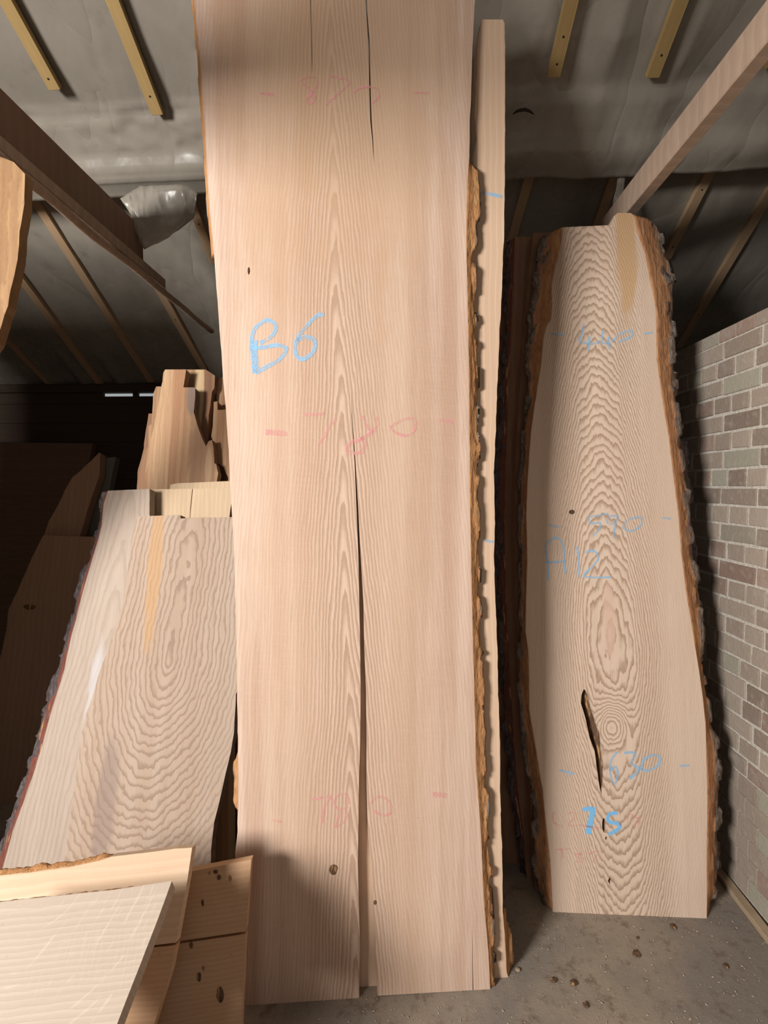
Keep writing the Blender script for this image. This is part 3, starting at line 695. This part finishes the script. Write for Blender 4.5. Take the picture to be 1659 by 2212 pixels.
chalk(PA, [[(588, 862), (665, 883)], [(888, 768), (856, 810), (848, 870), (870, 938), (888, 890), (880, 845), (852, 865)], (6, [(920, 775), (978, 775), (958, 828), (990, 850), (982, 880), (945, 908)]),
           (6, [(1010, 862), (1020, 812), (1070, 785), (1106, 800), (1090, 842), (1040, 865), (1008, 858)]), [(1205, 842), (1255, 838)]], o7, s6, 5, blue, rA, 'chalk_mark', 'blue chalk 630')
chalk(PA, [(9, [(708, 90), (740, 82), (772, 86)]), (13, [(762, 90), (752, 135), (735, 212)]), (8, [(888, 105), (845, 112), (842, 148), (895, 162), (890, 188), (842, 215)])], o8, s6, 8, blue2, rA, 'chalk_mark', 'bold blue chalk 75')
chalk(PA, [[(560, 98), (558, 150), (605, 178)], [(635, 108), (662, 100), (665, 130), (635, 168), (700, 168), (800, 185)], [(895, 150), (905, 170)], [(935, 145), (945, 112), (965, 120), (965, 155)], [(978, 130), (1002, 135), (985, 180)],
           [(568, 292), (640, 290)], [(602, 292), (606, 340)], [(668, 318), (700, 312), (682, 332), (712, 340), (702, 356), (670, 350)], [(735, 318), (786, 300), (755, 362)]], o8, s6, 4, pink, rA, 'chalk_mark', 'faint pink chalk lettering near the foot')

# slabs behind A12, mostly in shade
PA2 = stand_plane(1.0, 1.94, 7.2, -1)
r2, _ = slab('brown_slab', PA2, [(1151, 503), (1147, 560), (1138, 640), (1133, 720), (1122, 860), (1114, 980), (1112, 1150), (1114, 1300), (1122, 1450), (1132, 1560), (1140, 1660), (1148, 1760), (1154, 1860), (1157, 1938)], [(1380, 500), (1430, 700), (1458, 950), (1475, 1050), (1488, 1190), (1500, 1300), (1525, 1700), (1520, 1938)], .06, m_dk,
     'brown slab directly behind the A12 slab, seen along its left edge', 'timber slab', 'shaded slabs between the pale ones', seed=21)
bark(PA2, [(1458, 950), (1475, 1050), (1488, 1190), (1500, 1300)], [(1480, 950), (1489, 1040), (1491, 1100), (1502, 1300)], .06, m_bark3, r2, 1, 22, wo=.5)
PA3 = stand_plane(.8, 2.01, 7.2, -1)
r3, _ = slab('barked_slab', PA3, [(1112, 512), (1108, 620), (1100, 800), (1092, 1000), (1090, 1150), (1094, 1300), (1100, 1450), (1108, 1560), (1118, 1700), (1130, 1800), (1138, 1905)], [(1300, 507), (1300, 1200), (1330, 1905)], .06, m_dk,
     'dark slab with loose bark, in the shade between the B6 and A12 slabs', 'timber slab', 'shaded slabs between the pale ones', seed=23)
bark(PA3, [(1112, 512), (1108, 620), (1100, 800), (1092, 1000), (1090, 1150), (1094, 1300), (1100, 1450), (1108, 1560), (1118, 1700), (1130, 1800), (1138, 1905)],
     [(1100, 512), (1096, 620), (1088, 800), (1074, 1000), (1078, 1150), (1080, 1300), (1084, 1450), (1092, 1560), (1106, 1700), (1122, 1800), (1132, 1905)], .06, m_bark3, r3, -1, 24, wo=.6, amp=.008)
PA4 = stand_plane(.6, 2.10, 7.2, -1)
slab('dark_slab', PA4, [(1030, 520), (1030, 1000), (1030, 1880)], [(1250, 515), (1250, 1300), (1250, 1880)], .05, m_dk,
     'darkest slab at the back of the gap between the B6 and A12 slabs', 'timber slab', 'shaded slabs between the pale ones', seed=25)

# ================================================================== LEFT STACK
PLA = stand_plane(-.6, 1.72, 13, 1)
PLA_u = PLA
slab('cathedral_slab', PLA, [(294, 1116), (284, 1170), (276, 1230), (266, 1300), (252, 1345), (235, 1400), (215, 1450), (200, 1505), (185, 1545), (175, 1590), (168, 1650), (158, 1720), (147, 1800), (138, 1880)],
     [(560, 1115), (560, 1300), (530, 1440), (510, 1500), (505, 1584), (498, 1627), (485, 1681), (473, 1736), (462, 1778), (456, 1838), (455, 1876), (455, 1960)], .05, m_la,
     'broad slab with arched grain figure, leaning left of the B6 slab', top=[(385, 1112), (390, 1113), (390, 1120), (460, 1118)], seed=31, jit=.001)
PLB = stand_plane(-.9, 1.79, 13, 1)
LB_l = [(233, 1060), (224, 1088), (219, 1135), (213, 1162), (202, 1199), (189, 1243), (176, 1287), (168, 1324), (160, 1351), (152, 1380), (138, 1449), (124, 1493), (114, 1526), (104, 1560), (91, 1610), (72, 1669), (53, 1724), (27, 1795), (4, 1880), (-15, 1950)]
rL, _ = slab('grey_edged_slab', PLB, LB_l, [(323, 1056), (323, 1110), (330, 1160), (330, 1500), (300, 1700), (300, 1950)], .05, m_lb,
     'pale greyish slab with dark red bark edge, partly behind the arched-grain slab', seed=33)
bark(PLB, LB_l, [(x-(4 if y < 1200 else 9 if y < 1420 else 14), y) for x, y in LB_l], .05, m_bark3, rL, -1, 34, wo=.8, amp=.005)
PLC = stand_plane(-.6, 1.86, 13, 1)
slab('cracked_board', PLC, [(325, 1057), (325, 1130), (325, 1400), (325, 1900)], [(503, 1055), (499, 1090), (494, 1130), (494, 1500), (494, 1900)], .05, m_lc,
     'pale board with a straight crack, top showing above the arched-grain slab', top=[(415, 1056), (411, 1095), (409, 1130), (410, 1130), (413, 1095), (417, 1056)], seed=35)
PLD = stand_plane(-.6, 1.93, 13, 1)
slab('pale_board', PLD, [(368, 1047), (366, 1060), (362, 1100), (350, 1500), (350, 1850)], [(500, 1039), (500, 1500), (500, 1850)], .05, m_lc,
     'pale board whose top edge just shows below the notched slab', top=[(382, 1044)], seed=36)
o7c = (250, 760); sc7 = 5.53
def c7(l): return [(o7c[0]+x/sc7, o7c[1]+y/sc7) for x, y in l]
PFE = stand_plane(-.8, 2.10, 11, 1)
FE_l = c7([(590, 212), (570, 250), (558, 350), (530, 500), (500, 680), (470, 820), (440, 980), (395, 1110), (390, 1200), (402, 1260), (385, 1340), (350, 1480), (335, 1620), (320, 1760)])
FE_r = c7([(950, 436), (950, 560), (930, 720), (1000, 950), (1045, 1060), (1078, 1130), (1108, 1070), (1150, 1050), (1168, 1150), (1178, 1330), (1200, 1340), (1222, 1450), (1205, 1560), (1200, 1760)])
G3 = 'brown slabs with broken tops at left'
slab('notched_slab', PFE, FE_l, FE_r, .05, m_fe, 'light brown slab with a jagged notch in its right side, left of B6', group=G3, top=c7([(840, 210), (828, 300), (808, 425), (920, 424), (945, 430)]), seed=41)
PFF = stand_plane(-.8, 2.17, 11, 1)
slab('brown_slab', PFF, c7([(700, 212), (700, 900), (700, 1800)]), c7([(1120, 240), (1185, 285), (1178, 430), (1150, 480), (1130, 650), (1110, 760), (1105, 900), (1105, 1200), (1105, 1800)]), .05, m_fe2,
     'brown slab with pale streak behind the notched slab, same top height', group=G3, top=c7([(1075, 212)]), seed=42)
PFG = stand_plane(-.8, 2.23, 11, 1)
slab('brown_slab', PFG, c7([(482, 415), (448, 500), (440, 700), (432, 860), (385, 900), (385, 1130), (340, 1240), (310, 1330), (285, 1450), (265, 1640), (255, 1800)]), c7([(800, 410), (800, 1800)]), .05, m_fe2,
     'brown wavy-edged slab peeping out left of the notched slab', group=G3, seed=43, jit=.003)
PFG2 = stand_plane(-.8, 2.29, 11, 1)
r, _ = slab('brown_slab', PFG2, c7([(392, 738), (380, 820), (352, 960), (336, 1150), (305, 1280), (268, 1400), (250, 1640), (240, 1800)]), c7([(760, 725), (760, 1800)]), .05, m_dk,
     'lower reddish edged slab, furthest left of the broken-topped slabs', group=G3, seed=44, jit=.003)
PFH = stand_plane(-.6, 2.22, 11, 1)
slab('brown_slab', PFH, c7([(1215, 360), (1208, 480), (1205, 700), (1200, 1000), (1200, 1800)]), c7([(1500, 300), (1500, 1800)]), .05, m_fe,
     'light brown slab squeezed against the left edge of B6, taller one', group=G3, top=c7([(1240, 320), (1285, 300)]), seed=45, jit=.002)
PFI = stand_plane(-.6, 2.16, 11, 1)
slab('brown_slab', PFI, c7([(1170, 600), (1165, 800), (1150, 940), (1143, 1010), (1165, 1080), (1172, 1150), (1185, 1330), (1235, 1340), (1290, 1380), (1320, 1450), (1340, 1500), (1350, 1800)]), c7([(1500, 590), (1500, 1800)]), .05, m_fe,
     'streaky brown slab squeezed against B6, shorter one with a ragged left edge', group=G3, top=c7([(1214, 590), (1216, 695), (1300, 690)]), seed=46, jit=.002)

# dark corner slabs
o8c = (0, 800); sc8 = 3.688
def c8(l): return [(o8c[0]+x/sc8, o8c[1]+y/sc8) for x, y in l]
G4 = 'slabs in the dark left corner'
PD2 = stand_plane(-1.3, 2.45, 13, 2)
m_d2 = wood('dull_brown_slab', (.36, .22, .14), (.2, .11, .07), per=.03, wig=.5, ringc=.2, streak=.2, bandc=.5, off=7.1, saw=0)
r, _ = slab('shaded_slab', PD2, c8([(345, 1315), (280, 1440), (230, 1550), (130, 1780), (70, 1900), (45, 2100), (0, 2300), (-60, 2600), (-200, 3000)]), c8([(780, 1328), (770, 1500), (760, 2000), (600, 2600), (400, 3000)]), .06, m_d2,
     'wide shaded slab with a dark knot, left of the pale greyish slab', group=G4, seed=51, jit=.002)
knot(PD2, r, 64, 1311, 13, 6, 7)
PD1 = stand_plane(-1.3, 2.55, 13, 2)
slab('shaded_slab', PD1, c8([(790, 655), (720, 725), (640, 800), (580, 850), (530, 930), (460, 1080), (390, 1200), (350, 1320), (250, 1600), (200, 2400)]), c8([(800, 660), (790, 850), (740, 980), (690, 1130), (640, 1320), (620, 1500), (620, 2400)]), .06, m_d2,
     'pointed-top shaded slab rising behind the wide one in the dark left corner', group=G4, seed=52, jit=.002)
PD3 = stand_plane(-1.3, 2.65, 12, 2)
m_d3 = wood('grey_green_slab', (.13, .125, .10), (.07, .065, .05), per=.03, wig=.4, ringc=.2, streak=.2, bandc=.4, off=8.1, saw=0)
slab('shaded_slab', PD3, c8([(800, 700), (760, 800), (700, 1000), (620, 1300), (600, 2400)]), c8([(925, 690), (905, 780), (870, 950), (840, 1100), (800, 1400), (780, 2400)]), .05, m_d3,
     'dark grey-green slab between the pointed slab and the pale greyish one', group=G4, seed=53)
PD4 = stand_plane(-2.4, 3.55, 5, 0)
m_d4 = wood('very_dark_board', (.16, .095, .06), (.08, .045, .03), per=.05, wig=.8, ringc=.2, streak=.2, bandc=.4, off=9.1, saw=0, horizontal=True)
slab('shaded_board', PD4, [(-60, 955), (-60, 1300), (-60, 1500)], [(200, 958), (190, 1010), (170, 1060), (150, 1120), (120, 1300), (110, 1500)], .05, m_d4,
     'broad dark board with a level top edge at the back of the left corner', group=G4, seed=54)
# orange slab at the left picture edge
PO = stand_plane(-1.5, 1.30, 6.0, 2)
rO, _ = slab('orange_slab', PO, [(-90, 290), (-110, 700), (-230, 900), (-380, 1150), (-600, 1700), (-640, 1950)], [(54, 376), (52, 440), (43, 500), (37, 560), (27, 610), (16, 660), (4, 700), (-8, 740), (-120, 900), (-290, 1150), (-480, 1700), (-520, 1950)], .035, m_or,
     'rough orange-brown slab leaning at the left picture edge under the tie beam', top=[(0, 338), (30, 350)], seed=61, jit=.003)
PO_block = stand_plane(-2.4, 1.5, 4.0, 0)  # added unseen slab, keeps doorway light off the dark left corner
slab('orange_slab', PO_block, [(-1050, 350), (-1100, 1100), (-1150, 1900)], [(-330, 330), (-360, 1100), (-400, 1900)], .07, m_or,
     'added rough orange-brown slab, unseen at far left, shading the dark corner', seed=62)

# ================================================================== FRONT BOARDS
def board3(name, TR, TL, BR, T, mat, label, group, topx=(), lowcut=None, nside=None, leftpx=-200, jit=.0008, seed=1, splitpx=None):
    """corners given as (px,py,Y). plane through them; runs down to floor"""
    a, b, c = at_y(*TR), at_y(*TL), at_y(*BR)
    x = (a-b).normalized(); vv = (a-c); P = Plane(a, x, vv - x*vv.dot(x))
    uv = lambda px, py: P.uv(px, py)
    return P
def finish(P, name, top_px, right_px, T, mat, label, group, left_u=None, cut_low=None, jit=.0008, seed=1, foot=True):
    top = px2uv(P, top_px)          # left->right
    right = px2uv(P, right_px)      # top->down
    if foot:
        (u1, v1), (u2, v2) = right[-2], right[-1]; s = (u2-u1)/(v2-v1); zf = P.zfloor(u2); u = u2+s*(zf-v2); right.append((u, P.zfloor(u)))
        left = [(top[0][0], P.zfloor(top[0][0]))]
    else: left = px2uv(P, cut_low)  # right->left
    out = resample(top, .02, jit, seed) + resample([top[-1]]+right, .03, jit*.5, seed+1)[1:] + resample([right[-1]]+left+[top[0]], .05, 0, 0)[1:-1]
    root = empty(name, P.M); tag(root, label, 'board', group)
    child('board_body', plate(out, T, ()), mat, root, P)
    return root
G5 = 'rough sawn boards at lower left'
P1 = board3('', (371, 1903, 1.15), (0, 1945, 1.11), (253, 2212, .925), 0, None, '', '')
finish(P1, 'sawn_board', [(-60, 1955), (60, 1941), (130, 1934), (250, 1921), (371, 1903)], [(345, 1975), (253, 2212), (198, 2350)], .035, m_front, 'front rough sawn board at lower left with pale curved saw marks', G5, foot=False, cut_low=[(150, 2400), (-160, 2420)], seed=71)
P2 = board3('', (418, 1831, 1.30), (0, 1872, 1.27), (333, 2212, 1.165), 0, None, '', '')
r = finish(P2, 'sawn_board', [(-90, 1899), (0, 1890), (60, 1884), (150, 1872), (210, 1859), (240, 1851), (345, 1838), (380, 1833), (415, 1831)], [(405, 1900), (381, 2030)], .03, m_front2, 'waney-topped pale board behind the front one, upper of two', G5, foot=False, cut_low=[(381, 2036), (200, 2058), (-90, 2090)], seed=72)
bark(P2, [(210, 1859), (210, 1860)], [(200, 1850), (200, 1851)], .03, m_bark2, r, -1, 2) if False else None
finish(P2, 'sawn_board', [(-90, 2093), (200, 2063), (380, 2042)], [(368, 2100), (333, 2212)], .03, m_front3, 'speckled board behind the front one, lower of two under the waney-topped board', G5, seed=73)
P3 = board3('', (543, 1857, 1.395), (420, 1881, 1.375), (522, 2212, 1.30), 0, None, '', '')
r = finish(P3, 'sawn_board', [(150, 1928), (300, 1904), (420, 1881), (543, 1857)], [(536, 1950), (532, 2008)], .028, m_front3, 'speckled brown board in front of the foot of B6, upper of two', G5, foot=False, cut_low=[(531, 2012), (340, 2040), (150, 2065)], seed=74)
r = finish(P3, 'sawn_board', [(150, 2071), (340, 2046), (531, 2018)], [(527, 2100), (522, 2212)], .028, m_front3, 'speckled brown board in front of the foot of B6, lower of two', G5, seed=75)
for cx, cy, rx, ry, sd in ((476, 2148, 8, 17, 1), (430, 2110, 5, 11, 2), (327, 2160, 7, 12, 3), (473, 1895, 4, 6, 4), (497, 1897, 3, 7, 5), (438, 1950, 3, 7, 6), (466, 1883, 5, 5, 7)):
    knot(P3, r, cx, cy, rx, ry, sd, .004)

# waney wane (bark) strips lying along the top edges of the pale boards
def wane(P, line, root, T, seed, mat, h=.012):
    L = px2uv(P, line); q = resample(L, .006); bm = bmesh.new(); lay = bm.verts.layers.float.new('bark'); rows = []
    for i, (u, v) in enumerate(q):
        e = min(1, i/5, (len(q)-1-i)/5)
        hh = h*e*(.6+.9*abs(noise.noise(Vector((u*18, seed, 0))))); row = []
        for j in range(7):
            t = j/6; vt = bm.verts.new((u, -.001+t*T, v-.001+math.sin(t*math.pi*.8)*hh*(1+.5*noise.noise(Vector((u*70, t*4, seed)))))); vt[lay] = t; row.append(vt)
        rows.append(row)
    for a, b in zip(rows, rows[1:]):
        for j in range(6): bm.faces.new((a[j], a[j+1], b[j+1], b[j]))
    me = bpy.data.meshes.new('m'); bm.to_mesh(me); bm.free()
    for p in me.polygons: p.use_smooth = True
    return child('bark_edge', me, mat, root, P)
board_by = {o['label']: o for o in col.objects if o.get('category') == 'board'}
wane(P1, [(-60, 1955), (60, 1941), (130, 1934), (250, 1921), (310, 1912)], board_by['front rough sawn board at lower left with pale curved saw marks'], .03, 5, m_bark2)
wane(P2, [(-90, 1899), (0, 1890), (60, 1884), (150, 1872), (210, 1859), (240, 1851)], board_by['waney-topped pale board behind the front one, upper of two'], .03, 8, m_bark2)

# ================================================================== FLOOR ITEMS
def floor_strip():
    a = floor_pt(1549, 1895); b = floor_pt(1675, 2062); d = (b-a).normalized(); x = Vector((0, 0, 1)).cross(d)
    a = a-d*.25; L = (b-a).length+.3
    M = Matrix(((d.x, x.x, 0, a.x), (d.y, x.y, 0, a.y), (0, 0, 1, 0), (0, 0, 0, 1)))
    o = link('timber_strip', box_mesh(0, L, -.002, .034, 0.0005, .022, .002, 1), m_strip); o.matrix_world = M
    tag(o, 'long thin timber strip lying on the floor along the brick wall', 'timber strip')
floor_strip()
def chips():
    bm = bmesh.new(); rnd = random.Random(3)
    for i in range(1300):
        x = rnd.uniform(-.4, 1.3); y = rnd.uniform(1.0, 1.95); s = rnd.uniform(.0013, .0055); a = rnd.uniform(0, 6.28); t = rnd.uniform(.15, .6)
        c = Vector((x, y, s*.3+.0003)); p = Vector((math.cos(a), math.sin(a), rnd.uniform(-.1, .2)))*s; q = Vector((-math.sin(a), math.cos(a), 0))*s*t
        vs = [bm.verts.new(c+k) for k in (p, q, -p, -q)]; up = bm.verts.new(c+Vector((0, 0, s*.4)))
        for k in range(4): bm.faces.new((vs[k], vs[(k+1) % 4], up))
    me = bpy.data.meshes.new('m'); bm.to_mesh(me); bm.free()
    o = link('sawdust_chips', me, plain('sawdust', (.50, .40, .29), .9)); tag(o, 'fine pale wood chips scattered over the concrete floor', 'sawdust', kind='stuff')
    rnd = random.Random(9)
chips()
m_flake = bark_mat('bark_crumb', cam_col=(.13, .08, .05), bark=(.06, .045, .035), lvl=.5)
spots = [(1454, 2004, .011, 'dark bark crumb on the floor below the foot of the A12 slab'), (1375, 2063, .012, 'pale and dark bark crumb in the middle of the open floor'),
         (1378, 2027, .006, 'small bark crumb just above the middle crumb on the floor'), (1196, 2120, .009, 'bark crumb on the floor right of the B6 slab, leftmost'),
         (1240, 2125, .010, 'bark crumb on the floor, second from the foot of B6'), (1567, 2090, .009, 'bark crumb on the floor nearest the brick wall'),
         (1120, 2096, .008, 'pale chip on the floor beside the foot of B6'), (1265, 2172, .009, 'bark crumb lowest on the open floor')]
for i, (px, py, s, lab) in enumerate(spots):
    p = floor_pt(px, py); bm = bmesh.new(); bmesh.ops.create_icosphere(bm, subdivisions=3, radius=s)
    for v in bm.verts:
        v.co *= 1+.5*noise.noise(v.co*90+Vector((i, 0, 0))); v.co.z *= .4
    zm = min(v.co.z for v in bm.verts)
    for v in bm.verts: v.co.z -= zm
    me = bpy.data.meshes.new('m'); bm.to_mesh(me); bm.free(); o = link('bark_crumb', me, m_flake if i != 6 else m_strip); o.location = p; o.rotation_euler.z = i*1.3
    tag(o, lab, 'wood crumb', 'crumbs on the floor')
# added unseen stack to carry the front sawn board and block light below it
b0 = None
for i in range(6):
    if b0 is None:
        b0 = link('stacked_board', box_mesh(-.50, 0, -.13, .13, 0, .066, .002, 1), m_front2); o = b0
    else:
        o = b0.copy(); col.objects.link(o)
    o.location = (-.66-.012*(i % 3), .86-.008*(i % 2), .001+i*.067); o.rotation_euler = (0, 0, R(2+1.5*(i % 2)))
    tag(o, 'flat sawn board number %s up in the low unseen stack added under the front board' % ('one', 'two', 'three', 'four', 'five', 'six', 'seven')[i], 'board', 'flat boards stacked under the front sawn board')


# curled tear in the upper sheeting
def tear():
    pts = []
    for px, py in ((1108, 247), (1115, 241), (1124, 238), (1134, 237), (1144, 240), (1153, 247)):
        d = ray(px, py); t = (3.10+SL*UL-.075-CAMH)/(d.z+SL*d.y); pts.append(CO+d*t)
    o = link('tear', tube_mesh(pts, .006, 8, [.3, .8, 1, 1, .8, .3]), m_nail, bpy.data.objects['ceiling'])
tear()
